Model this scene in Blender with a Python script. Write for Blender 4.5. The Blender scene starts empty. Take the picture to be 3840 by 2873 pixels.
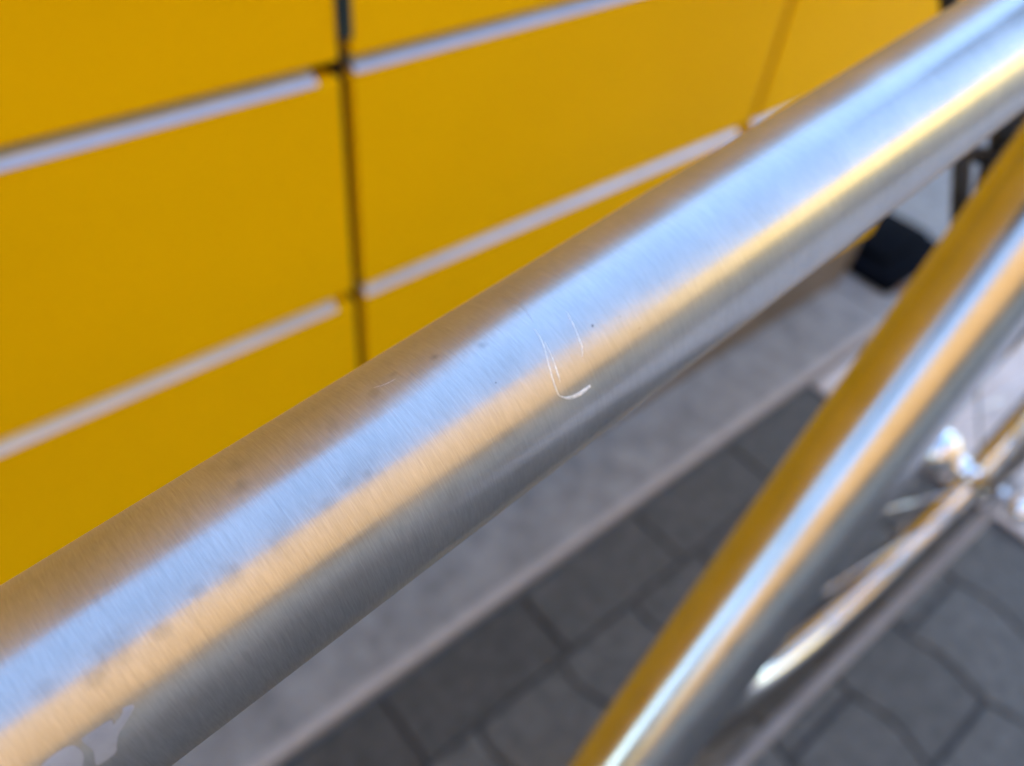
import bpy, bmesh, math, random
from mathutils import Vector, Matrix, Euler
random.seed(7)
scene = bpy.context.scene
col = scene.collection
R = math.radians
CAMZ = 0.85                      # the lens is 0.85 m above the paving
SC = 0.85 / 0.95                 # locker and paving are drawn for an eye height of 0.95 and brought to size at the end

# ------------------------------------------------------------------ camera
cam_d = bpy.data.cameras.new("camera")
cam = bpy.data.objects.new("camera", cam_d)
col.objects.link(cam)
scene.camera = cam
rt_ = Vector((0.76014868, -0.64377810, 0.08788480))
up_ = Vector((0.41868726, 0.58875881, 0.69142175))
fw_ = Vector((0.49686513, 0.48878709, -0.71708593))
m3 = Matrix((rt_, up_, -fw_)).transposed()
cam.matrix_world = Matrix.Translation((0, 0, CAMZ)) @ m3.to_4x4()
cam_d.sensor_fit = 'HORIZONTAL'
cam_d.sensor_width = 36.0
cam_d.lens = 28.84
cam_d.clip_start = 0.005
cam_d.clip_end = 600
cam_d.dof.use_dof = True
cam_d.dof.focus_distance = 0.105
cam_d.dof.aperture_fstop = 12.0

# ------------------------------------------------------------------ world, sun, exposure
SUN_EL = R(24)
SUN_AZ = R(12)          # from +Y turning towards +X
w = bpy.data.worlds.new("World")
scene.world = w
w.use_nodes = True
wn = w.node_tree
bg = wn.nodes["Background"]
sky = wn.nodes.new("ShaderNodeTexSky")
sky.sky_type = 'NISHITA'
sky.sun_disc = False
sky.sun_elevation = SUN_EL
sky.sun_rotation = SUN_AZ
sky.air_density = 0.85
sky.dust_density = 0.0
sky.ozone_density = 1.3
wn.links.new(sky.outputs[0], bg.inputs[0])
bg.inputs[1].default_value = 0.15
sd = bpy.data.lights.new("sun", 'SUN')
sd.energy = 2.0
sd.angle = R(0.5)
sd.color = (1.0, 0.86, 0.66)
sun = bpy.data.objects.new("sun", sd)
col.objects.link(sun)
sv = Vector((math.sin(SUN_AZ) * math.cos(SUN_EL), math.cos(SUN_AZ) * math.cos(SUN_EL), math.sin(SUN_EL)))
sun.location = sv * 40
sun.rotation_euler = sv.to_track_quat('Z', 'Y').to_euler()
scene.view_settings.view_transform = 'Standard'
scene.view_settings.look = 'None'
scene.view_settings.gamma = 1
scene.view_settings.exposure = 2.98
scene.render.engine = 'CYCLES'

# ------------------------------------------------------------------ helpers
def link(o, parent=None):
    col.objects.link(o)
    if parent is not None:
        o.parent = parent
    return o

def tag(o, label=None, cat=None, group=None, kind=None):
    if label: o["label"] = label
    if cat: o["category"] = cat
    if group: o["group"] = group
    if kind: o["kind"] = kind
    return o

def empty(name, loc, label, cat, group=None):
    o = bpy.data.objects.new(name, None)
    o.empty_display_size = 0.05
    o.location = loc
    link(o)
    return tag(o, label, cat, group)

def obj(name, bm, m, parent=None, smooth=True, mats=None):
    me = bpy.data.meshes.new(name)
    bm.normal_update()
    bm.to_mesh(me)
    bm.free()
    for mm in ([m] if mats is None else mats):
        me.materials.append(mm)
    if smooth:
        for p in me.polygons: p.use_smooth = True
    o = bpy.data.objects.new(name, me)
    return link(o, parent)

def place(o, parent):
    """the mesh is in world metres; parent stands somewhere else: keep it where it is"""
    o.location = -parent.location
    return o

def box(bm, x0, x1, y0, y1, z0, z1, bev=0.0, seg=2, mi=0):
    vs = [bm.verts.new((x, y, z)) for x in (x0, x1) for y in (y0, y1) for z in (z0, z1)]
    f = [(0, 1, 3, 2), (4, 6, 7, 5), (0, 4, 5, 1), (2, 3, 7, 6), (0, 2, 6, 4), (1, 5, 7, 3)]
    fs = [bm.faces.new([vs[i] for i in q]) for q in f]
    for q in fs: q.material_index = mi
    if bev > 0:
        es = list({e for q in fs for e in q.edges})
        r = bmesh.ops.bevel(bm, geom=es, offset=bev, segments=seg, affect='EDGES', profile=0.5)
        for q in r['faces']: q.material_index = mi
    return vs

def frame_of(d):
    d = d.normalized()
    a = Vector((0, 0, 1)) if abs(d.z) < 0.95 else Vector((0, 1, 0))
    u = d.cross(a).normalized()
    v = d.cross(u).normalized()
    return u, v

def tube(bm, pts, rad, n=20, cap=True, sx=1.0, up=None):
    """a round (or elliptical, sx) tube through pts"""
    pts = [Vector(p) for p in pts]
    rads = rad if isinstance(rad, (list, tuple)) else [rad] * len(pts)
    rings = []
    for i, p in enumerate(pts):
        d = (pts[min(i + 1, len(pts) - 1)] - pts[max(i - 1, 0)])
        d.normalize()
        if up is not None:
            u = d.cross(up).normalized(); v = u.cross(d).normalized()
        else:
            u, v = frame_of(d)
        rings.append([bm.verts.new(p + (u * math.cos(2 * math.pi * k / n) * sx + v * math.sin(2 * math.pi * k / n)) * rads[i]) for k in range(n)])
    for a, b in zip(rings, rings[1:]):
        for k in range(n):
            bm.faces.new((a[k], a[(k + 1) % n], b[(k + 1) % n], b[k]))
    if cap:
        bm.faces.new(rings[0][::-1]); bm.faces.new(rings[-1])

def smooth_path(pts, n=8):
    pts = [Vector(p) for p in pts]
    out = []
    for i in range(len(pts) - 1):
        p0 = pts[max(i - 1, 0)]; p1 = pts[i]; p2 = pts[i + 1]; p3 = pts[min(i + 2, len(pts) - 1)]
        for k in range(n):
            t = k / n
            out.append(0.5 * ((2 * p1) + (p2 - p0) * t + (2 * p0 - 5 * p1 + 4 * p2 - p3) * t * t + (-p0 + 3 * p1 - 3 * p2 + p3) * t ** 3))
    out.append(pts[-1])
    return out

# ------------------------------------------------------------------ materials
def mat(name):
    m = bpy.data.materials.new(name)
    m.use_nodes = True
    nt = m.node_tree
    return m, nt, nt.nodes["Principled BSDF"]

def N(nt, t, **kw):
    n = nt.nodes.new(t)
    for k, v in kw.items(): setattr(n, k, v)
    return n

def noisy(name, c1, c2, scale=8, rough=0.6, metal=0.0, bump=0.0, bscale=80, detail=4, rvar=0.0, coat=0.0, spec=0.5):
    m, nt, b = mat(name)
    tc = N(nt, "ShaderNodeTexCoord")
    n1 = N(nt, "ShaderNodeTexNoise"); n1.inputs["Scale"].default_value = scale; n1.inputs["Detail"].default_value = detail
    nt.links.new(tc.outputs["Object"], n1.inputs["Vector"])
    rp = N(nt, "ShaderNodeValToRGB")
    rp.color_ramp.elements[0].position = 0.32; rp.color_ramp.elements[1].position = 0.68
    rp.color_ramp.elements[0].color = (*c1, 1); rp.color_ramp.elements[1].color = (*c2, 1)
    nt.links.new(n1.outputs["Fac"], rp.inputs[0])
    nt.links.new(rp.outputs[0], b.inputs["Base Color"])
    b.inputs["Roughness"].default_value = rough
    b.inputs["Metallic"].default_value = metal
    b.inputs["Coat Weight"].default_value = coat
    b.inputs["Specular IOR Level"].default_value = spec
    if rvar > 0:
        mr = N(nt, "ShaderNodeMapRange"); mr.inputs["To Min"].default_value = rough - rvar; mr.inputs["To Max"].default_value = rough + rvar
        n3 = N(nt, "ShaderNodeTexNoise"); n3.inputs["Scale"].default_value = scale * 2.3
        nt.links.new(tc.outputs["Object"], n3.inputs["Vector"])
        nt.links.new(n3.outputs["Fac"], mr.inputs["Value"]); nt.links.new(mr.outputs[0], b.inputs["Roughness"])
    if bump > 0:
        n2 = N(nt, "ShaderNodeTexNoise"); n2.inputs["Scale"].default_value = bscale; n2.inputs["Detail"].default_value = 5
        nt.links.new(tc.outputs["Object"], n2.inputs["Vector"])
        bp = N(nt, "ShaderNodeBump"); bp.inputs["Strength"].default_value = bump; bp.inputs["Distance"].default_value = 0.002
        nt.links.new(n2.outputs["Fac"], bp.inputs["Height"]); nt.links.new(bp.outputs[0], b.inputs["Normal"])
    return m

def titanium(name, base, rough, aniso, ring=1.0, smudges=(), haze_f=0.45, haze_r=0.55):
    """brushed metal: fine rings round the local Z axis, finger smears, dull spots"""
    m, nt, b = mat(name)
    L = nt.links.new
    tc = N(nt, "ShaderNodeTexCoord")
    def ringnoise(sxy, sz, det=2.0, rot=(0, 0, 0)):
        mp = N(nt, "ShaderNodeMapping"); mp.inputs["Scale"].default_value = (sxy, sxy, sz); mp.inputs["Rotation"].default_value = rot
        L(tc.outputs["Object"], mp.inputs["Vector"])
        n = N(nt, "ShaderNodeTexNoise"); n.inputs["Scale"].default_value = 1.0; n.inputs["Detail"].default_value = det; n.inputs["Roughness"].default_value = 0.65
        L(mp.outputs[0], n.inputs["Vector"])
        return n
    fine = ringnoise(420, 8000, 2.0, (0.05, 0.03, 0))
    med = ringnoise(230, 3800, 3.0, (-0.06, 0.05, 0))
    wide = ringnoise(60, 60, 3.0)
    grain = ringnoise(2600, 2600, 1.0)
    # height of the brushing
    a1 = N(nt, "ShaderNodeMath", operation='ADD'); L(fine.outputs["Fac"], a1.inputs[0]); L(med.outputs["Fac"], a1.inputs[1])
    g = N(nt, "ShaderNodeMath", operation='MULTIPLY_ADD'); g.inputs[1].default_value = 0.55; L(grain.outputs["Fac"], g.inputs[0]); L(a1.outputs[0], g.inputs[2])
    bp = N(nt, "ShaderNodeBump"); bp.inputs["Strength"].default_value = 0.13 * ring; bp.inputs["Distance"].default_value = 0.00012
    L(g.outputs[0], bp.inputs["Height"])
    # gentle waviness of the hand-finished tube
    wv = ringnoise(35, 22, 1.0)
    bp2 = N(nt, "ShaderNodeBump"); bp2.inputs["Strength"].default_value = 0.10; bp2.inputs["Distance"].default_value = 0.002
    L(wv.outputs["Fac"], bp2.inputs["Height"]); L(bp.outputs[0], bp2.inputs["Normal"])
    L(bp2.outputs[0], b.inputs["Normal"])
    # scattered darker and lighter single brush marks in the colour
    st = N(nt, "ShaderNodeMapRange"); st.inputs["From Min"].default_value = 0.36; st.inputs["From Max"].default_value = 0.64
    st.inputs["To Min"].default_value = 0.89; st.inputs["To Max"].default_value = 1.09
    avg = N(nt, "ShaderNodeMath", operation='MULTIPLY'); avg.inputs[1].default_value = 0.5; L(a1.outputs[0], avg.inputs[0])
    L(avg.outputs[0], st.inputs["Value"])
    wr = N(nt, "ShaderNodeMapRange"); wr.inputs["From Min"].default_value = 0.3; wr.inputs["From Max"].default_value = 0.7
    wr.inputs["To Min"].default_value = 0.92; wr.inputs["To Max"].default_value = 1.05
    L(wide.outputs["Fac"], wr.inputs["Value"])
    mu = N(nt, "ShaderNodeMath", operation='MULTIPLY'); L(st.outputs[0], mu.inputs[0]); L(wr.outputs[0], mu.inputs[1])
    fac = mu.outputs[0]
    rb = None
    for (p, rr, dark) in smudges:
        ds = N(nt, "ShaderNodeVectorMath", operation='DISTANCE'); ds.inputs[1].default_value = p
        wob = N(nt, "ShaderNodeTexNoise"); wob.inputs["Scale"].default_value = 420; wob.inputs["Detail"].default_value = 3
        L(tc.outputs["Object"], wob.inputs["Vector"])
        L(tc.outputs["Object"], ds.inputs[0])
        ad = N(nt, "ShaderNodeMath", operation='MULTIPLY_ADD'); ad.inputs[1].default_value = rr * 1.6
        L(wob.outputs["Fac"], ad.inputs[0]); L(ds.outputs["Value"], ad.inputs[2])
        mr = N(nt, "ShaderNodeMapRange"); mr.interpolation_type = 'SMOOTHSTEP'
        mr.inputs["From Min"].default_value = rr * 0.9; mr.inputs["From Max"].default_value = rr * 1.9
        mr.inputs["To Min"].default_value = dark; mr.inputs["To Max"].default_value = 1.0
        L(ad.outputs[0], mr.inputs["Value"])
        q = N(nt, "ShaderNodeMath", operation='MULTIPLY'); L(fac, q.inputs[0]); L(mr.outputs[0], q.inputs[1]); fac = q.outputs[0]
    vm = N(nt, "ShaderNodeVectorMath", operation='SCALE'); vm.inputs[0].default_value = base; L(fac, vm.inputs["Scale"])
    L(vm.outputs[0], b.inputs["Base Color"])
    b.inputs["Metallic"].default_value = 1.0
    rr_ = N(nt, "ShaderNodeMapRange"); rr_.inputs["From Min"].default_value = 0.3; rr_.inputs["From Max"].default_value = 0.7
    rr_.inputs["To Min"].default_value = rough * 0.85; rr_.inputs["To Max"].default_value = rough * 1.2
    L(wide.outputs["Fac"], rr_.inputs["Value"]); L(rr_.outputs[0], b.inputs["Roughness"])
    b2 = N(nt, "ShaderNodeBsdfPrincipled")
    L(vm.outputs[0], b2.inputs["Base Color"]); b2.inputs["Metallic"].default_value = 1.0; b2.inputs["Roughness"].default_value = haze_r
    L(bp.outputs[0], b2.inputs["Normal"])
    mx = N(nt, "ShaderNodeMixShader"); mx.inputs[0].default_value = haze_f
    L(b.outputs[0], mx.inputs[1]); L(b2.outputs[0], mx.inputs[2]); L(mx.outputs[0], nt.nodes["Material Output"].inputs["Surface"])
    if aniso > 0:
        tg = N(nt, "ShaderNodeTangent"); tg.direction_type = 'RADIAL'; tg.axis = 'Z'
        L(tg.outputs[0], b.inputs["Tangent"])
        b.inputs["Anisotropic"].default_value = aniso
    return m

M_yellow = noisy("yellow_powder_coat", (0.90, 0.525, 0.0010), (1.0, 0.600, 0.0014), 1.9, 0.45, 0, 0.05, 900, rvar=0.05, spec=0.02)
M_yellow_shade = noisy("yellow_groove_shade", (0.50, 0.25, 0.003), (0.58, 0.29, 0.0035), 6, 0.55)  # door yellow darkened: shade of the recessed groove put into the colour
M_strip = noisy("satin_aluminium", (0.44, 0.485, 0.57), (0.50, 0.545, 0.63), 20, 0.34, 0.6, 0.02, 500)
M_dark = noisy("dark_rubber_seal", (0.003, 0.004, 0.004), (0.006, 0.008, 0.008), 40, 0.5)
M_teal = noisy("green_black_gasket", (0.008, 0.020, 0.020), (0.016, 0.034, 0.032), 30, 0.45)
M_plinth = noisy("beige_grey_plinth_paint", (0.14, 0.115, 0.085), (0.19, 0.155, 0.115), 9, 0.5, 0.0, 0.03, 200)
M_kerb = noisy("pale_kerb_concrete", (0.205, 0.212, 0.212), (0.325, 0.335, 0.335), 38, 0.8, 0, 0.5, 260, 6)
M_slab = noisy("light_slab_concrete", (0.50, 0.48, 0.465), (0.66, 0.635, 0.62), 9, 0.8, 0, 0.5, 240, 6)
M_joint = noisy("joint_sand", (0.028, 0.030, 0.033), (0.060, 0.060, 0.062), 30, 0.95, 0, 0.7, 300)
M_road = noisy("street_asphalt", (0.19, 0.18, 0.165), (0.25, 0.24, 0.22), 2.0, 0.9, 0, 0.4, 120)
M_facade = noisy("cream_render", (0.29, 0.165, 0.040), (0.35, 0.200, 0.052), 0.35, 0.9)
M_facade3 = noisy("pale_cream_render", (0.92, 0.68, 0.20), (0.96, 0.72, 0.23), 0.35, 0.9)
M_facade2 = noisy("grey_render", (0.30, 0.285, 0.265), (0.36, 0.345, 0.32), 0.35, 0.9)
M_part_sun = noisy("ground_floor_part_sun_tone", (0.50, 0.44, 0.36), (0.60, 0.53, 0.43), 0.8, 0.8)  # warm pale tone softens the facade's shade line: partial sun put into colour
M_roof = noisy("roof_tiles", (0.16, 0.07, 0.045), (0.22, 0.10, 0.06), 1.5, 0.85)
M_glass = noisy("window_glass", (0.03, 0.035, 0.04), (0.05, 0.055, 0.06), 1.0, 0.45, 0.0, spec=0.2)
M_white = noisy("white_window_frame", (0.72, 0.71, 0.68), (0.78, 0.77, 0.74), 5, 0.5)
M_black = noisy("black_cable_sheath", (0.006, 0.006, 0.008), (0.012, 0.012, 0.015), 60, 0.4)
M_grey_wall = noisy("grey_tyre_sidewall", (0.030, 0.030, 0.032), (0.045, 0.045, 0.047), 40, 0.6, 0, 0.2, 400)
M_tyre = noisy("tyre_rubber", (0.018, 0.018, 0.019), (0.030, 0.030, 0.031), 60, 0.7, 0, 0.4, 400)
M_gum = noisy("brown_tyre_sidewall", (0.085, 0.068, 0.055), (0.12, 0.095, 0.075), 40, 0.6, 0, 0.2, 400)
M_chrome = noisy("polished_steel", (0.86, 0.87, 0.88), (0.92, 0.93, 0.94), 30, 0.07, 1.0, 0.0)
M_rim = noisy("polished_rim_alloy", (0.86, 0.86, 0.85), (0.92, 0.92, 0.90), 30, 0.17, 1.0, 0.02, 300)
M_alloy = noisy("grey_alloy", (0.34, 0.32, 0.30), (0.44, 0.42, 0.39), 30, 0.35, 1.0, 0.05, 300)
M_stay = noisy("pale_grey_stay_paint", (0.20, 0.205, 0.215), (0.26, 0.265, 0.275), 30, 0.42)
M_saddle = noisy("black_saddle_cover", (0.015, 0.015, 0.016), (0.03, 0.03, 0.03), 60, 0.6)
M_leaf = noisy("dry_leaf", (0.22, 0.12, 0.07), (0.34, 0.20, 0.12), 60, 0.7)
M_block = noisy("black_plastic", (0.002, 0.003, 0.006), (0.004, 0.006, 0.010), 20, 0.95, spec=0.05)

def pale_edge(m):
    """a band of lighter colour along the front edge of the kerb"""
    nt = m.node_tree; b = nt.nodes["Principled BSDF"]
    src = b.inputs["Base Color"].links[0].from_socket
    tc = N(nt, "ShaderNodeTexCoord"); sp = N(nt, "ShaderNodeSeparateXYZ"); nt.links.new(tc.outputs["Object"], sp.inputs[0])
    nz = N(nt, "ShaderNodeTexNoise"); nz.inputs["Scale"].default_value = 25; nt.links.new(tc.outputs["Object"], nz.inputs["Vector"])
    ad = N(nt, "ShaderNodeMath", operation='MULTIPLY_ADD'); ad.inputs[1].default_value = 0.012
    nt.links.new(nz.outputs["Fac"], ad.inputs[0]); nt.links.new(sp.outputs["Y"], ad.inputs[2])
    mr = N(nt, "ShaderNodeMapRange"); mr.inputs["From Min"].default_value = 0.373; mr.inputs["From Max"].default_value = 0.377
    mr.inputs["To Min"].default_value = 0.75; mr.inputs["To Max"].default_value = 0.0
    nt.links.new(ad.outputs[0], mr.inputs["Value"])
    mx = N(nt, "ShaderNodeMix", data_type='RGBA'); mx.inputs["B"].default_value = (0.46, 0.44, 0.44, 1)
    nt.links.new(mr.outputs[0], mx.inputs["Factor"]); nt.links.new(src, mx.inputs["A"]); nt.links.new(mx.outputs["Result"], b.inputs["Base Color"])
pale_edge(M_kerb)

def paver_material(nm, k):
    m, nt, b = mat(nm)
    L = nt.links.new
    tc = N(nt, "ShaderNodeTexCoord"); geo = N(nt, "ShaderNodeNewGeometry")
    n1 = N(nt, "ShaderNodeTexNoise"); n1.inputs["Scale"].default_value = 55; n1.inputs["Detail"].default_value = 5
    L(tc.outputs["Object"], n1.inputs["Vector"])
    rp = N(nt, "ShaderNodeValToRGB")
    rp.color_ramp.elements[0].position = 0.3; rp.color_ramp.elements[1].position = 0.72
    rp.color_ramp.elements[0].color = (0.047, 0.050, 0.048, 1); rp.color_ramp.elements[1].color = (0.094, 0.096, 0.092, 1)
    L(n1.outputs["Fac"], rp.inputs[0])
    mr = N(nt, "ShaderNodeMapRange"); mr.inputs["To Min"].default_value = 0.82 * k; mr.inputs["To Max"].default_value = 1.18 * k
    L(geo.outputs["Random Per Island"], mr.inputs["Value"])
    vm = N(nt, "ShaderNodeVectorMath", operation='SCALE'); L(rp.outputs[0], vm.inputs[0]); L(mr.outputs[0], vm.inputs["Scale"])
    L(vm.outputs[0], b.inputs["Base Color"])
    b.inputs["Roughness"].default_value = 0.8
    n2 = N(nt, "ShaderNodeTexNoise"); n2.inputs["Scale"].default_value = 350; n2.inputs["Detail"].default_value = 5
    L(tc.outputs["Object"], n2.inputs["Vector"])
    bp = N(nt, "ShaderNodeBump"); bp.inputs["Strength"].default_value = 0.6; bp.inputs["Distance"].default_value = 0.002
    L(n2.outputs["Fac"], bp.inputs["Height"]); L(bp.outputs[0], b.inputs["Normal"])
    return m
M_paver = paver_material("paver_concrete_shaded", 1.0)  # row by the kerb: its stronger occlusion is put into a darker tone
M_paver2 = paver_material("paver_concrete_open", 1.35)  # lighter copy for the open stones, where less shade gathers

# ------------------------------------------------------------------ the setting: ground
WALL = 0.4764          # front face of the locker
KERB = 0.358           # front edge of the kerb strip
bm = bmesh.new()
bmesh.ops.create_grid(bm, x_segments=8, y_segments=8, size=150)
for v in bm.verts: v.co.z = -0.012
tag(obj("ground", bm, M_road, smooth=False), kind="structure")

def paver(bm, outline, z0, z1, ch):
    """one stone: outline (list of xy, counter-clockwise), chamfered top"""
    cx = sum(p[0] for p in outline) / len(outline); cy = sum(p[1] for p in outline) / len(outline)
    dz = random.uniform(-0.0012, 0.0012)
    def ring(s, z):
        out = []
        n = len(outline)
        for i, (x, y) in enumerate(outline):
            a = Vector(outline[i - 1]); p = Vector((x, y)); c = Vector(outline[(i + 1) % n])
            e1 = (p - a).normalized(); e2 = (c - p).normalized()
            nn = Vector((-(e1.y + e2.y), e1.x + e2.x))
            nn = nn.normalized() if nn.length > 1e-6 else Vector((0, 0))
            q = p + nn * s * 1.15
            out.append(bm.verts.new((q.x, q.y, z + dz)))
        return out
    a = ring(0, z0); b = ring(0, z1 - ch * 0.8); c = ring(ch, z1)
    for r1, r2 in ((a, b), (b, c)):
        for i in range(len(r1)):
            j = (i + 1) % len(r1)
            bm.faces.new((r1[i], r1[j], r2[j], r2[i]))
    bm.faces.new(c)

# joint sand bed below the stones
bm = bmesh.new()
box(bm, -2.5, 6.0, -3.5, 0.352, -0.011, -0.0055)
tag(obj("paving_bed", bm, M_joint, smooth=False), kind="structure")
# rectangular row along the kerb, then interlocking stones with wavy sides
bm = bmesh.new()
J = 0.0024
x = 0.2045 - 0.2145 * 12
while x < 1.05:
    x1 = min(x + 0.2145, 1.068)
    paver(bm, [(x + J, 0.256), (x1 - J, 0.256), (x1 - J, 0.352), (x + J, 0.352)], -0.0052, 0.0, 0.003)
    x += 0.2145
tag(obj("paving_row", bm, M_paver, smooth=False), kind="structure")
bm = bmesh.new()
PX, PY = 0.1300, 0.225
def wavy(xc, y0, y1, side):
    """points of a wavy stone side between y0 and y1"""
    out = []
    for k in range(11):
        t = k / 10
        y = y0 + (y1 - y0) * t
        out.append((xc + 0.0062 * math.sin(2 * math.pi * (y - 0.03) / 0.112), y))
    return out
i0 = -18
for i in range(i0, 5):
    xa = 0.533 + i * PX
    off = 0.0 if i % 2 == 0 else PY / 2
    for j in range(-15, 2):
        y0 = 0.0 + off + j * PY; y1 = y0 + PY
        y0 = max(y0, -3.4); y1 = min(y1, 0.2545)
        if y1 - y0 < 0.07: continue
        if 0.2545 - y1 < 0.07: y1 = 0.2545
        lft = wavy(xa + J, y0 + J, y1 - J, 0)
        rgt = wavy(xa + PX - J, y0 + J, y1 - J, 1)
        if xa + PX > 1.07:
            continue
        paver(bm, rgt + lft[::-1], -0.0052, 0.0, 0.003)
tag(obj("paving", bm, M_paver2, smooth=False), kind="structure")
# light slabs further along
bm = bmesh.new()
y = 0.352
for j in range(8):
    x = 1.073 + (0.0 if j % 2 == 0 else -0.0)
    for i in range(7):
        xs = x + i * 0.60 - (0.3 if (j % 2 and i) else 0)
        xe = x + (i + 1) * 0.60 - (0.3 if j % 2 else 0)
        paver(bm, [(xs + J, y - 0.40 + J), (xe - J, y - 0.40 + J), (xe - J, y - J), (xs + J, y - J)], -0.0052, 0.001, 0.004)
    y -= 0.40
tag(obj("slab_path", bm, M_slab, smooth=False), kind="structure")
# kerb strip of concrete lengths below the locker front
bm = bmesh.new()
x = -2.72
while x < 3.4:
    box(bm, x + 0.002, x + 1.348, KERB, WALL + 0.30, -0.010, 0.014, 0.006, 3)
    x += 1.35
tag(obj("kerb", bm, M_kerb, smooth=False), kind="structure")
bm = bmesh.new()
for i in range(6):
    for j in range(6):
        xa = 1.60 + i * 0.6; ya = 0.782 + j * 0.5
        paver(bm, [(xa + J, ya + J), (xa + 0.6 - J, ya + J), (xa + 0.6 - J, ya + 0.5 - J), (xa + J, ya + 0.5 - J)], -0.0052, 0.010, 0.004)
tag(obj("forecourt", bm, M_slab, smooth=False), kind="structure")

# ------------------------------------------------------------------ parcel locker
locker = empty("parcel_locker", (0.5, WALL + 0.3, 0.0),
               "yellow steel parcel locker with silver strips between its doors, behind the bicycle", "parcel locker")
def lpart(name, bm, m, parent=locker, smooth=False, **k):
    o = obj(name, bm, m, parent, smooth, **k)
    if parent is locker: place(o, locker)
    return o
bm = bmesh.new()
box(bm, -0.85, 0.2795, WALL + 0.022, WALL + 0.62, 0.118, 1.864)
box(bm, 0.2799, 1.366, WALL + 0.022, WALL + 0.62, 0.118, 1.191)
lpart("body", bm, M_dark)
bm = bmesh.new(); box(bm, -0.83, 1.352, WALL + 0.004, WALL + 0.60, 0.0105, 0.117, 0.002)
lpart("plinth", bm, M_plinth)
bm = bmesh.new(); box(bm, -0.87, 0.282, WALL - 0.01, WALL + 0.64, 1.865, 1.90, 0.003)
lpart("roof", bm, M_yellow)
bm = bmesh.new(); box(bm, 0.2825, 1.386, WALL - 0.01, WALL + 0.64, 1.192, 1.225, 0.003)
lpart("roof", bm, M_yellow)
bm = bmesh.new(); box(bm, 1.3665, 1.372, WALL + 0.002, WALL + 0.62, 0.118, 1.190, 0.001)
lpart("end_panel", bm, M_yellow)
# uprights in the gaps between the columns
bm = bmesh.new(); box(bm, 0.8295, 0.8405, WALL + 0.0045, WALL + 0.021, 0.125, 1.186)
lpart("post", bm, M_yellow_shade)
bm = bmesh.new(); box(bm, 0.2815, 0.2880, WALL + 0.010, WALL + 0.021, 0.125, 1.186)
lpart("post", bm, M_dark)
bm = bmesh.new(); box(bm, 0.2783, 0.2907, WALL - 0.0012, WALL + 0.006, 0.705, 1.186, 0.0012)
lpart("gasket", bm, M_teal)
# doors
strips = [0.1165 + 0.0, 0.282, 0.484, 0.686, 0.888, 1.090, 1.190]
cols = [(-0.83, -0.275), (-0.265, 0.2790), (0.2895, 0.8290), (0.8410, 1.3655)]
for ci, (xa, xb) in enumerate(cols):
    zs = list(strips)
    if ci < 2: zs = zs[:-1] + [1.292, 1.46, 1.66, 1.862]
    for k in range(len(zs) - 1):
        z0 = zs[k] + (0.0056 if k else 0.003); z1 = zs[k + 1] - 0.0069
        if k == len(zs) - 2: z1 = zs[k + 1] - 0.003
        bm = bmesh.new(); box(bm, xa, xb, WALL, WALL + 0.018, z0, z1, 0.0018, 3)
        dr = lpart("door", bm, M_yellow)
        if k < len(zs) - 2 or True:
            if k == len(zs) - 2: continue
            # folded silver lip, leaning upwards, across the gap above this door
            zc = zs[k + 1]
            bm = bmesh.new()
            hgt = 0.0068; zc -= 0.0005 + (0.0015 if ci < 2 else 0); prot = 0.0045; y0 = WALL + 0.004
            x1 = xb - 0.018
            hgt = 0.0054
            prof = [(WALL + 0.0100, zc + hgt), (WALL + 0.0050, zc + hgt * 0.1), (WALL + 0.0020, zc - hgt * 0.4), (WALL - 0.0012, zc - hgt * 0.86),
                    (WALL - 0.0008, zc - hgt * 0.95), (WALL + 0.0004, zc - hgt), (WALL + 0.016, zc - hgt), (WALL + 0.016, zc + hgt)]
            ra = [bm.verts.new((xa + 0.0015, p[0], p[1])) for p in prof]
            rb = [bm.verts.new((x1, p[0], p[1])) for p in prof]
            for q in range(len(prof)):
                qq = (q + 1) % len(prof)
                bm.faces.new((ra[q], rb[q], rb[qq], ra[qq]))
            bm.faces.new(ra[::-1]); bm.faces.new(rb)
            bmesh.ops.recalc_face_normals(bm, faces=bm.faces)
            lpart("trim_strip", bm, M_strip, dr)

# ------------------------------------------------------------------ bicycle
BX = Vector((0.113, 0.067, 0.256))
bike = empty("bicycle", (0.113, 0.067, 0.0),
             "brushed bare metal bicycle frame in front of the yellow locker, handlebar end to the left", "bicycle")
def bpart(name, bm, m, parent=bike, smooth=True, **k):
    o = obj(name, bm, m, parent, smooth, **k)
    if parent is bike: place(o, bike)
    return o
def straight_tube(name, p, ax, s0, s1, r, m, n=160, r1=None):
    """a frame tube whose local Z is its axis (so the brushing runs round it)"""
    p = Vector(p); ax = Vector(ax).normalized()
    e2 = (Vector((0, 0, 1)) - ax * ax.z).normalized(); e1 = e2.cross(ax).normalized()
    bm = bmesh.new()
    rings = []
    K = 24
    for k in range(K + 1):
        s = s0 + (s1 - s0) * k / K
        rr = r if r1 is None else r + (r1 - r) * k / K
        rings.append([bm.verts.new((rr * math.cos(2 * math.pi * i / n), rr * math.sin(2 * math.pi * i / n), s)) for i in range(n)])
    for a, b in zip(rings, rings[1:]):
        for i in range(n):
            bm.faces.new((a[i], a[(i + 1) % n], b[(i + 1) % n], b[i]))
    bm.faces.new(rings[0][::-1]); bm.faces.new(rings[-1])
    o = obj(name, bm, m, bike, True)
    o.matrix_local = Matrix.Translation(-bike.location) @ Matrix.Translation(p) @ Matrix((e1, e2, ax)).transposed().to_4x4()
    return o
TT_AX = Vector((0.993064, 0.028979, 0.113946)); TT_P = Vector((0.009695, 0.062226, -0.100321 + CAMZ)); TT_R = 0.015
def tl(s, th, r=TT_R): return (r * math.cos(th), r * math.sin(th), s)
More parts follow.
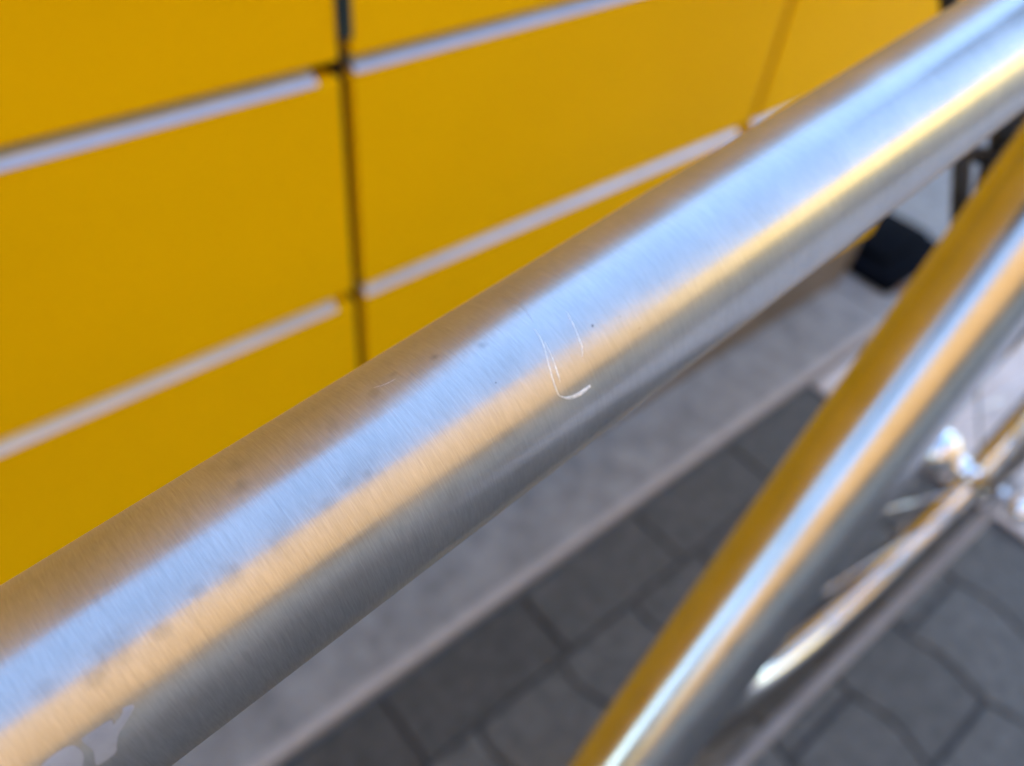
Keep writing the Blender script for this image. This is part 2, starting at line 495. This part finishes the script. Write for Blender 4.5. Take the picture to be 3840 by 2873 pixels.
sm = [(tl(0.04261, 1.4483), 0.0009, 0.72), (tl(0.0491, 1.6458), 0.0008, 0.80), (tl(0.0325, 1.43), 0.0012, 0.84), (tl(0.0252, 1.5078), 0.0015, 0.86),
      (tl(0.0114, 1.52), 0.0016, 0.86), (tl(0.0114, 2.10), 0.0030, 0.90), (tl(0.024, 2.02), 0.0030, 0.90), (tl(-0.009, 2.10), 0.0028, 0.86),
      (tl(0.06483, 2.0946), 0.00022, 0.25), (tl(0.06976, 2.1728), 0.00018, 0.35), (tl(0.07178, 2.3884), 0.00016, 0.4), (tl(0.0467, 2.024), 0.00016, 0.5)]
sm += [(tl(0.0250, 2.05), 0.0012, 0.84), (tl(0.0180, 2.06), 0.0016, 0.82), (tl(0.0215, 2.00), 0.0011, 0.86), (tl(0.0050, 2.10), 0.0017, 0.82), (tl(0.0008, 2.05), 0.0013, 0.85), (tl(-0.0045, 2.14), 0.0014, 0.82), (tl(-0.0120, 2.16), 0.0018, 0.80), (tl(-0.0165, 2.05), 0.0016, 0.84), (tl(0.0365, 1.35), 0.0009, 0.82), (tl(0.013, 1.28), 0.0020, 0.88), (tl(0.033, 2.62), 0.0022, 0.90)]
M_tt = titanium("brushed_titanium", (0.53, 0.525, 0.505), 0.22, 0.30, 1.0, sm)
M_ti = titanium("brushed_titanium_tube", (0.62, 0.605, 0.585), 0.20, 0.35, 0.8)
tt = straight_tube("top_tube", TT_P, TT_AX, -0.215, 0.375, TT_R, M_tt, 256)

# marks on the top tube, lying on its surface
M_scr = noisy("bright_scratch", (0.88, 0.85, 0.80), (0.90, 0.87, 0.82), 900, 0.42, 1.0, 0.3, 4000)
M_scr2 = noisy("dull_scratch", (0.36, 0.35, 0.35), (0.42, 0.41, 0.40), 900, 0.4, 1.0)
M_res = noisy("dull_glue_residue", (0.25, 0.262, 0.285), (0.33, 0.343, 0.365), 240, 0.5, 0.0, 0.05, 1500)
def ribbon(name, pts, wid, m, lift=0.00006, jag=0.0):
    """a thin mark along (s, theta) points on the top tube; wid = half widths in metres"""
    P = smooth_path([(s, th * TT_R, 0) for s, th in pts], 10)
    bm = bmesh.new(); rows = []
    for i, p in enumerate(P):
        d = (P[min(i + 1, len(P) - 1)] - P[max(i - 1, 0)]); d.z = 0; d.normalize()
        nn = Vector((-d.y, d.x, 0))
        t = i / (len(P) - 1) * (len(wid) - 1); k = min(int(t), len(wid) - 2); wv = wid[k] + (wid[k + 1] - wid[k]) * (t - k)
        row = []
        for q in (-1, -0.35, 0.35, 1):
            a = p + nn * (wv * q * (1 + random.uniform(-jag, jag)))
            rr = TT_R + (lift if abs(q) < 0.9 else -0.00001)
            row.append(bm.verts.new(tl(a.x, a.y / TT_R, rr)))
        rows.append(row)
    for a, b in zip(rows, rows[1:]):
        for q in range(3): bm.faces.new((a[q], a[q + 1], b[q + 1], b[q]))
    bmesh.ops.recalc_face_normals(bm, faces=bm.faces)
    return obj(name, bm, m, tt, True)
A = [(0.05688, 1.7968), (0.0565, 1.934), (0.05575, 2.062), (0.05492, 2.1955), (0.05433, 2.3341), (0.0541, 2.454), (0.0546, 2.510)]
ribbon("scratch", A, [0.00003, 0.00007, 0.00006, 0.00009, 0.00012, 0.00008, 0.00005], M_scr, 0.00004, 0.5)
ribbon("scratch", [(0.05672, 1.9615), (0.05625, 2.1161), (0.05567, 2.2581), (0.05527, 2.3714)], [0.00003, 0.00006, 0.00012, 0.00004], M_scr, 0.00004, 0.5)
ribbon("scratch", [(0.06286, 1.8282), (0.06233, 1.9788), (0.06166, 2.1282), (0.06127, 2.2141), (0.06052, 2.2842)], [0.00002, 0.00006, 0.00007, 0.00009, 0.00003], M_scr, 0.00004, 0.5)
for dq in (-0.00022, 0.0, 0.00022):
    ribbon("scratch", [(0.0545, 2.500 + dq * 40), (0.0552 + dq, 2.538), (0.05605 + dq, 2.566 - dq * 30), (0.05675, 2.578 - dq * 60), (0.0575 + dq, 2.585 - dq * 60), (0.0584, 2.586 - dq * 55), (0.05965, 2.583 - dq * 50)],
           [0.00004, 0.00006, 0.00007, 0.00009, 0.00010, 0.00010, 0.00007], M_scr, 0.00005, 0.9)
ribbon("scratch", [(0.05845, 1.10), (0.05831, 1.3503), (0.05825, 1.5695), (0.05757, 1.7246)], [0.00002, 0.00004, 0.00004, 0.00002], M_scr2, 0.00003, 0.6)
ribbon("scratch", [(0.0331, 1.37), (0.0345, 1.41), (0.0362, 1.425)], [0.00006, 0.00010, 0.00004], M_scr2, 0.00003, 0.6)
def patch(name, pts, m):
    """a flat stain with its outline given in (s, theta), following the tube"""
    P = smooth_path([(s, th * TT_R, 0) for s, th in pts] + [(pts[0][0], pts[0][1] * TT_R, 0)], 5)[:-1]
    c = Vector((sum(p.x for p in P) / len(P), sum(p.y for p in P) / len(P), 0))
    bm = bmesh.new()
    verts = [bm.verts.new((p.x, p.y, 0)) for p in P]
    bm.faces.new(verts)
    bmesh.ops.triangulate(bm, faces=bm.faces)
    for _ in range(3):
        es = [e for e in bm.edges if e.calc_length() > 0.0006]
        if not es: break
        bmesh.ops.subdivide_edges(bm, edges=es, cuts=1, use_grid_fill=False)
        bmesh.ops.triangulate(bm, faces=bm.faces)
    for v in bm.verts:
        lift = 0.00001 if v.is_boundary else 0.00006
        v.co = Vector(tl(v.co.x, v.co.y / TT_R, TT_R + lift + 0.00002))
    bmesh.ops.recalc_face_normals(bm, faces=bm.faces)
    return obj(name, bm, m, tt, True)
patch("residue_stain", [(-0.01075, 2.4881), (-0.01097, 2.5253), (-0.01238, 2.5749), (-0.01357, 2.6223), (-0.01429, 2.6858), (-0.01492, 2.7396), (-0.01664, 2.7377), (-0.01688, 2.7081), (-0.01624, 2.5998), (-0.01647, 2.4965), (-0.01606, 2.4721), (-0.01335, 2.4858), (-0.01334, 2.529), (-0.01215, 2.5026), (-0.01164, 2.4669)], M_res)
patch("residue_stain", [(-0.02156, 2.4769), (-0.01951, 2.4477), (-0.0178, 2.4598), (-0.01722, 2.4977), (-0.01714, 2.573), (-0.01773, 2.6416), (-0.01931, 2.7178), (-0.02103, 2.6199)], M_res)

ST_AX = Vector((0.609243, 0.052785, 0.791225)); ST_P = Vector((0.268025, 0.055224, -0.210064 + CAMZ)); ST_R = 0.0205
M_dt = titanium("satin_titanium_seat_tube", (0.56, 0.55, 0.525), 0.22, 0.0, 0.3, (), 0.08, 0.5)
straight_tube("seat_tube", ST_P, ST_AX, -0.470, 0.150, ST_R, M_dt, 192)
BBp = ST_P + ST_AX * -0.470
STt = ST_P + ST_AX * 0.150
HT = TT_P + TT_AX * -0.215
hd = Vector((0.30, 0.0, 0.954)).normalized()
straight_tube("head_tube", HT, hd, -0.11, 0.03, 0.020, M_ti, 64)
dd = (HT + hd * -0.07) - BBp
straight_tube("down_tube", BBp, dd, 0.0, dd.length, 0.0175, M_ti, 64)

def wheel(cx, cy, cz, th, name, r_t=0.340, hw=0.020):
    u = Vector((math.cos(th), math.sin(th), 0)); nn = Vector((-math.sin(th), math.cos(th), 0)); z = Vector((0, 0, 1))
    C = Vector((cx, cy, cz))
    def revolve(prof, m, nm, parent, closed=True, seg=96):
        bm = bmesh.new(); rings = []
        for k in range(seg):
            a = 2 * math.pi * k / seg; d = u * math.cos(a) + z * math.sin(a)
            rings.append([bm.verts.new(C + d * r + nn * o) for r, o in prof])
        for k in range(seg):
            a = rings[k]; b = rings[(k + 1) % seg]
            for i in range(len(prof) if closed else len(prof) - 1):
                j = (i + 1) % len(prof)
                bm.faces.new((a[i], a[j], b[j], b[i]))
        bmesh.ops.recalc_face_normals(bm, faces=bm.faces)
        o = obj(nm, bm, m, parent, True)
        if parent is bike: place(o, bike)
        return o
    rb = r_t - 2 * hw * 0.96
    # rim: inner face rounded, flanges at both sides
    prof = [(rb - 0.018, -0.008), (rb - 0.020, 0.0), (rb - 0.018, 0.008), (rb - 0.010, 0.0125), (rb + 0.004, 0.0135), (rb + 0.004, 0.0115), (rb - 0.002, 0.010), (rb - 0.002, -0.010), (rb + 0.004, -0.0115), (rb + 0.004, -0.0135), (rb - 0.010, -0.0125)]
    wh = revolve(prof, M_rim, name, bike)
    # tyre: tread and two sidewalls
    tp = []; sl = []; sr = []
    rc = r_t - hw
    for k in range(13):
        a = R(-48 + 96 * k / 12); tp.append((rc + hw * math.cos(a), hw * math.sin(a)))
    for k in range(7):
        a = R(48 + 100 * k / 6); sl.append((rc + hw * 0.995 * math.cos(a), hw * 0.995 * math.sin(a))); sr.append((sl[-1][0], -sl[-1][1]))
    revolve(tp, M_tyre, "tread", wh, False)
    revolve(sl, M_gum, "sidewall", wh, False)
    revolve(sr, M_grey_wall, "sidewall", wh, False)
    bm = bmesh.new(); tube(bm, [C + nn * o for o in (-0.040, -0.036, -0.031, -0.018, -0.006, 0.002, 0.012, 0.022, 0.030, 0.034, 0.040)], [0.010, 0.016, 0.010, 0.008, 0.010, 0.015, 0.0175, 0.015, 0.011, 0.018, 0.010], 40)
    obj("hub", bm, M_chrome, wh)
    def ball(nm, o, rr, m, sq=1.0):
        bm = bmesh.new()
        tube(bm, [C + nn * (o - rr * sq * math.cos(math.pi * q / 12)) for q in range(1, 12)], [rr * math.sin(math.pi * q / 12) for q in range(1, 12)], 28)
        return obj(nm, bm, m, wh)
    ball("hub_shell", 0.012, 0.0200, M_chrome, 1.0)
    ball("lock_nut", -0.0225, 0.0085, M_chrome); ball("lock_nut", -0.046, 0.0085, M_chrome)
    ball("dust_seal", -0.034, 0.0135, M_black, 0.5)
    for k in range(28):
        a = 2 * math.pi * k / 28; s = 1 if k % 2 else -1; t = a + (0.28 if (k // 2) % 2 else -0.28)
        p0 = C + (u * math.cos(t) + z * math.sin(t)) * 0.018 + nn * 0.032 * s
        p1 = C + (u * math.cos(a) + z * math.sin(a)) * (rb - 0.018) + nn * 0.003 * s
        bm = bmesh.new(); tube(bm, [p0, p1], 0.0009, 6)
        obj("spoke", bm, M_chrome, wh)
    return wh
RW = Vector((0.599, 0.062, 0.340)); RTH = R(-2.0)
FTH = R(1.67)
wheel(RW.x, RW.y, RW.z, RTH, "rear_wheel")
FW = Vector((-0.46, 0.048, 0.340))
wheel(FW.x, FW.y, FW.z, FTH, "front_wheel")
un = Vector((-math.sin(FTH), math.cos(FTH), 0)); uf = Vector((math.cos(FTH), math.sin(FTH), 0))
ur = Vector((-math.sin(RTH), math.cos(RTH), 0)); z_ = Vector((0, 0, 1))
# rear axle with its nut on the near side
bm = bmesh.new()
tube(bm, [RW + ur * o for o in (0.074, 0.070, 0.056, 0.054, -0.054, -0.056, -0.064, -0.070, -0.074)], [0.004, 0.008, 0.009, 0.005, 0.005, 0.009, 0.010, 0.008, 0.003], 28)
bpart("axle", bm, M_chrome)
for s in (1, -1):
    bm = bmesh.new(); oa = 0.047 if s < 0 else 0.030; ob = 0.006 if s < 0 else 0.012; om = 0.011 if s < 0 else 0.020
    tube(bm, smooth_path([BBp + ur * ob * s + uf * 0.01, BBp + ur * om * s + uf * 0.14 + (RW - BBp) * 0.02, RW + ur * oa * s - uf * 0.02, RW + ur * oa * s], 6), 0.0052, 24); bpart("chainstay", bm, M_stay)
    sc_ = ST_P + ST_AX * 0.120
    bm = bmesh.new(); tube(bm, smooth_path([sc_ + ur * 0.018 * s, sc_ + ur * (0.045 if s < 0 else 0.0) * s + (RW - sc_) * 0.25, RW + ur * (0.036 if s < 0 else 0.030) * s], 8), 0.0068, 24); bpart("seatstay", bm, M_ti)
# fork and front axle
bm = bmesh.new(); tube(bm, [FW + un * o for o in (0.060, 0.054, -0.054, -0.060)], [0.005, 0.006, 0.006, 0.005], 20); bpart("axle", bm, M_chrome)
HB = HT + hd * -0.115
bm = bmesh.new()
box(bm, -0.055, 0.055, -0.016, 0.016, -0.018, 0.018, 0.01, 4)
fc = bpart("fork_crown", bm, M_alloy)
fc.matrix_local = Matrix.Translation(HB - bike.location) @ Matrix.Rotation(R(90) + FTH, 4, 'Z')
for s in (1, -1):
    bm = bmesh.new()
    P = smooth_path([HB + un * 0.045 * s, HB + un * 0.052 * s + (FW - HB) * 0.35 + uf * 0.012, HB + un * 0.053 * s + (FW - HB) * 0.72 + uf * 0.018, FW + un * 0.052 * s], 8)
    n_ = len(P)
    tube(bm, P, [0.0135 - 0.0065 * (i / (n_ - 1)) for i in range(n_)], 28)
    bpart("fork_blade", bm, M_alloy)
bm = bmesh.new(); tube(bm, [BBp + un * 0.036, BBp - un * 0.036], 0.021, 32); bpart("bottom_bracket", bm, M_ti)
# seatpost and saddle
bm = bmesh.new(); tube(bm, [STt, STt + ST_AX * 0.27], 0.0136, 32); bpart("seatpost", bm, M_alloy)
sc = STt + ST_AX * 0.285
bm = bmesh.new()
P = [sc - uf * a + z_ * b for a, b in ((-0.15, 0.012), (-0.12, 0.008), (-0.06, 0.0), (0.02, 0.0), (0.09, 0.002), (0.12, -0.008))]
tube(bm, smooth_path(P, 5), [0.02 + 0.012 * (1 - abs(i / 25 * 2 - 1)) for i in range(26)], 24, True, 1.0)
for v in bm.verts:
    d = (v.co - sc); t = -d.dot(uf); lat = d.dot(un)
    wd = 2.3 if t < -0.05 else max(0.7, 2.3 - (t + 0.05) * 14)
    v.co += un * lat * (wd - 1)
bpart("saddle", bm, M_saddle)
# stem and flat handlebar
HTt = HT + hd * 0.03
bm = bmesh.new(); tube(bm, smooth_path([HTt, HTt + hd * 0.03, HTt + hd * 0.045 - uf * 0.03, HTt + hd * 0.05 - uf * 0.08], 5), 0.0145, 24); bpart("stem", bm, M_ti)
hc = HTt + hd * 0.05 - uf * 0.08
bm = bmesh.new(); tube(bm, smooth_path([hc + un * 0.28 + uf * 0.04, hc + un * 0.1, hc, hc - un * 0.1, hc - un * 0.28 + uf * 0.04], 6), 0.0125, 24); bpart("handlebar", bm, M_alloy)

# black cable housings that drop behind the top tube near the head tube
def at(px, py, t):
    """a point on the sight line of picture position (px, py), t metres along the lens axis"""
    d = fw_ + rt_ * ((px - 1920) / 3076.0) - up_ * ((py - 1436.5) / 3076.0)
    return Vector((0, 0, CAMZ)) + d * t
cabA = [at(3535, -260, .340), at(3552, -60, .345), at(3562, 30, .350), at(3592, 330, .360), at(3606, 600, .365), at(3600, 760, .370), at(3600, 900, .385), at(3620, 1100, .40)]
bm = bmesh.new(); tube(bm, smooth_path(cabA, 8), 0.0040, 20); bpart("cable_housing", bm, M_black)
cabB = [at(3960, 240, .350), at(3850, 380, .355), at(3775, 480, .360), at(3755, 560, .365), at(3720, 650, .370), at(3690, 800, .38), at(3680, 1000, .395)]
bm = bmesh.new(); tube(bm, smooth_path(cabB, 8), 0.0058, 20); bpart("cable_housing", bm, M_black)
bm = bmesh.new(); tube(bm, [at(3606, 590, .366), at(3650, 575, .367), at(3745, 600, .367)], [0.0045, 0.0040, 0.0045], 16); bpart("cable_clip", bm, M_black)

# ------------------------------------------------------------------ small things on the ground
bl = empty("rubber_block", (1.50, 0.50, 0.010), "low black block on the ground at the right end of the yellow locker", "block")
bm = bmesh.new(); box(bm, 1.372, 1.60, 0.395, 0.60, 0.011, 0.040, 0.014, 4); o = obj("base", bm, M_block, bl, True); o.location = -bl.location
bm = bmesh.new(); box(bm, 1.42, 1.58, 0.44, 0.55, 0.0445, 0.054, 0.004, 2); o = obj("cap", bm, M_block, bl, True); o.location = -bl.location
bm = bmesh.new()
pts = [(-0.028, 0), (-0.016, 0.011), (0.0, 0.015), (0.016, 0.010), (0.030, 0.0), (0.016, -0.010), (0.0, -0.014), (-0.016, -0.010)]
c0 = bm.verts.new((0, 0, 0.004))
vs = [bm.verts.new((x_, y_, 0.001 + 0.006 * abs(y_) / 0.015)) for x_, y_ in pts]
for i in range(8): bm.faces.new((c0, vs[i], vs[(i + 1) % 8]))
lf = obj("fallen_leaf", bm, M_leaf); lf.location = (1.42, 0.390, 0.011); lf.rotation_euler = (0, 0, 0.8)
tag(lf, "small brown dry leaf lying on the kerb beside the black block", "leaf")

bpy.context.view_layer.update()
for o in list(col.objects):
    if o.parent is None and o.type in {'MESH', 'EMPTY'} and not o.name.startswith("bicycle"):
        o.location = o.location * SC
        o.scale = (SC, SC, SC)

# ------------------------------------------------------------------ the buildings around (seen in the reflections)
def building(name, label, x0, x1, yf, yb, h, m, rows, n, face):
    e = empty(name, ((x0 + x1) / 2, (yf + yb) / 2, 0), label, "building")
    def bp_(nm, bm, mm, parent=e):
        o = obj(nm, bm, mm, parent, False)
        if parent is e: o.location = -e.location
        return o
    bm = bmesh.new(); box(bm, x0, x1, min(yf, yb), max(yf, yb), -0.01, h); bp_("wall", bm, m)
    bm = bmesh.new(); s = face
    box(bm, x0 - 0.3, x1 + 0.3, min(yf, yb) - 0.35, max(yf, yb) + 0.35, h + 0.002, h + 0.28, 0.03)
    bp_("cornice", bm, m)
    bm = bmesh.new(); box(bm, x0 + 0.6, x1 - 0.6, min(yf, yb) + 0.6, max(yf, yb) - 0.6, h + 0.281, h + 0.9); bp_("roof", bm, M_roof)
    if s > 0:
        bm = bmesh.new(); box(bm, x0 + 0.02, x1 - 0.02, yf + 0.003, yf + 0.05, -0.01, 3.1); bp_("ground_floor", bm, M_part_sun)
    stp = (x1 - x0) / n
    for r_ in range(rows):
        zc = 4.6 + r_ * 3.0
        if zc + 1 > h: break
        for k in range(n):
            xc = x0 + stp * (k + 0.5)
            bm = bmesh.new()
            y0 = yf + face * 0.003; y1 = yf + face * 0.06
            a, b = min(y0, y1), max(y0, y1)
            for (xa, xb, za, zb) in ((xc - .62, xc - .55, zc - .8, zc + .8), (xc + .55, xc + .62, zc - .8, zc + .8), (xc - .549, xc + .549, zc + .73, zc + .8), (xc - .549, xc + .549, zc - .8, zc - .73), (xc - .03, xc + .03, zc - .729, zc + .729)):
                box(bm, xa, xb, a, b, za, zb)
            fr = bp_("window", bm, M_white)
            bm = bmesh.new(); yq = yf + face * 0.02
            box(bm, xc - .548, xc + .548, min(yf + face * .004, yq), max(yf + face * .004, yq), zc - .728, zc + .728)
            bp_("pane", bm, M_glass, fr)
    return e
building("apartment_building", "tall cream rendered sunlit apartment building across the street, mirrored in the bicycle tubes", -34, 9.6, -9.9, -20, 17.5, M_facade, 4, 9, 1)
building("town_house", "low cream rendered sunlit house beside the tall apartment building across the street", 10.2, 46, -9.7, -19, 9.2, M_facade3, 2, 7, 1)
building("apartment_building", "grey rendered building in its own shade behind the parcel locker", -30, 40, 10.0, 19, 13.2, M_facade2, 2, 12, -1)

# the house that closes the street at the handlebar end (its long side is turned to the bicycle)
e = building("corner_house", "pale cream house with few windows closing the street to the left, behind the photographer", -46, -31, 5.0, -44, 9.2, M_facade3, 1, 4, 1)
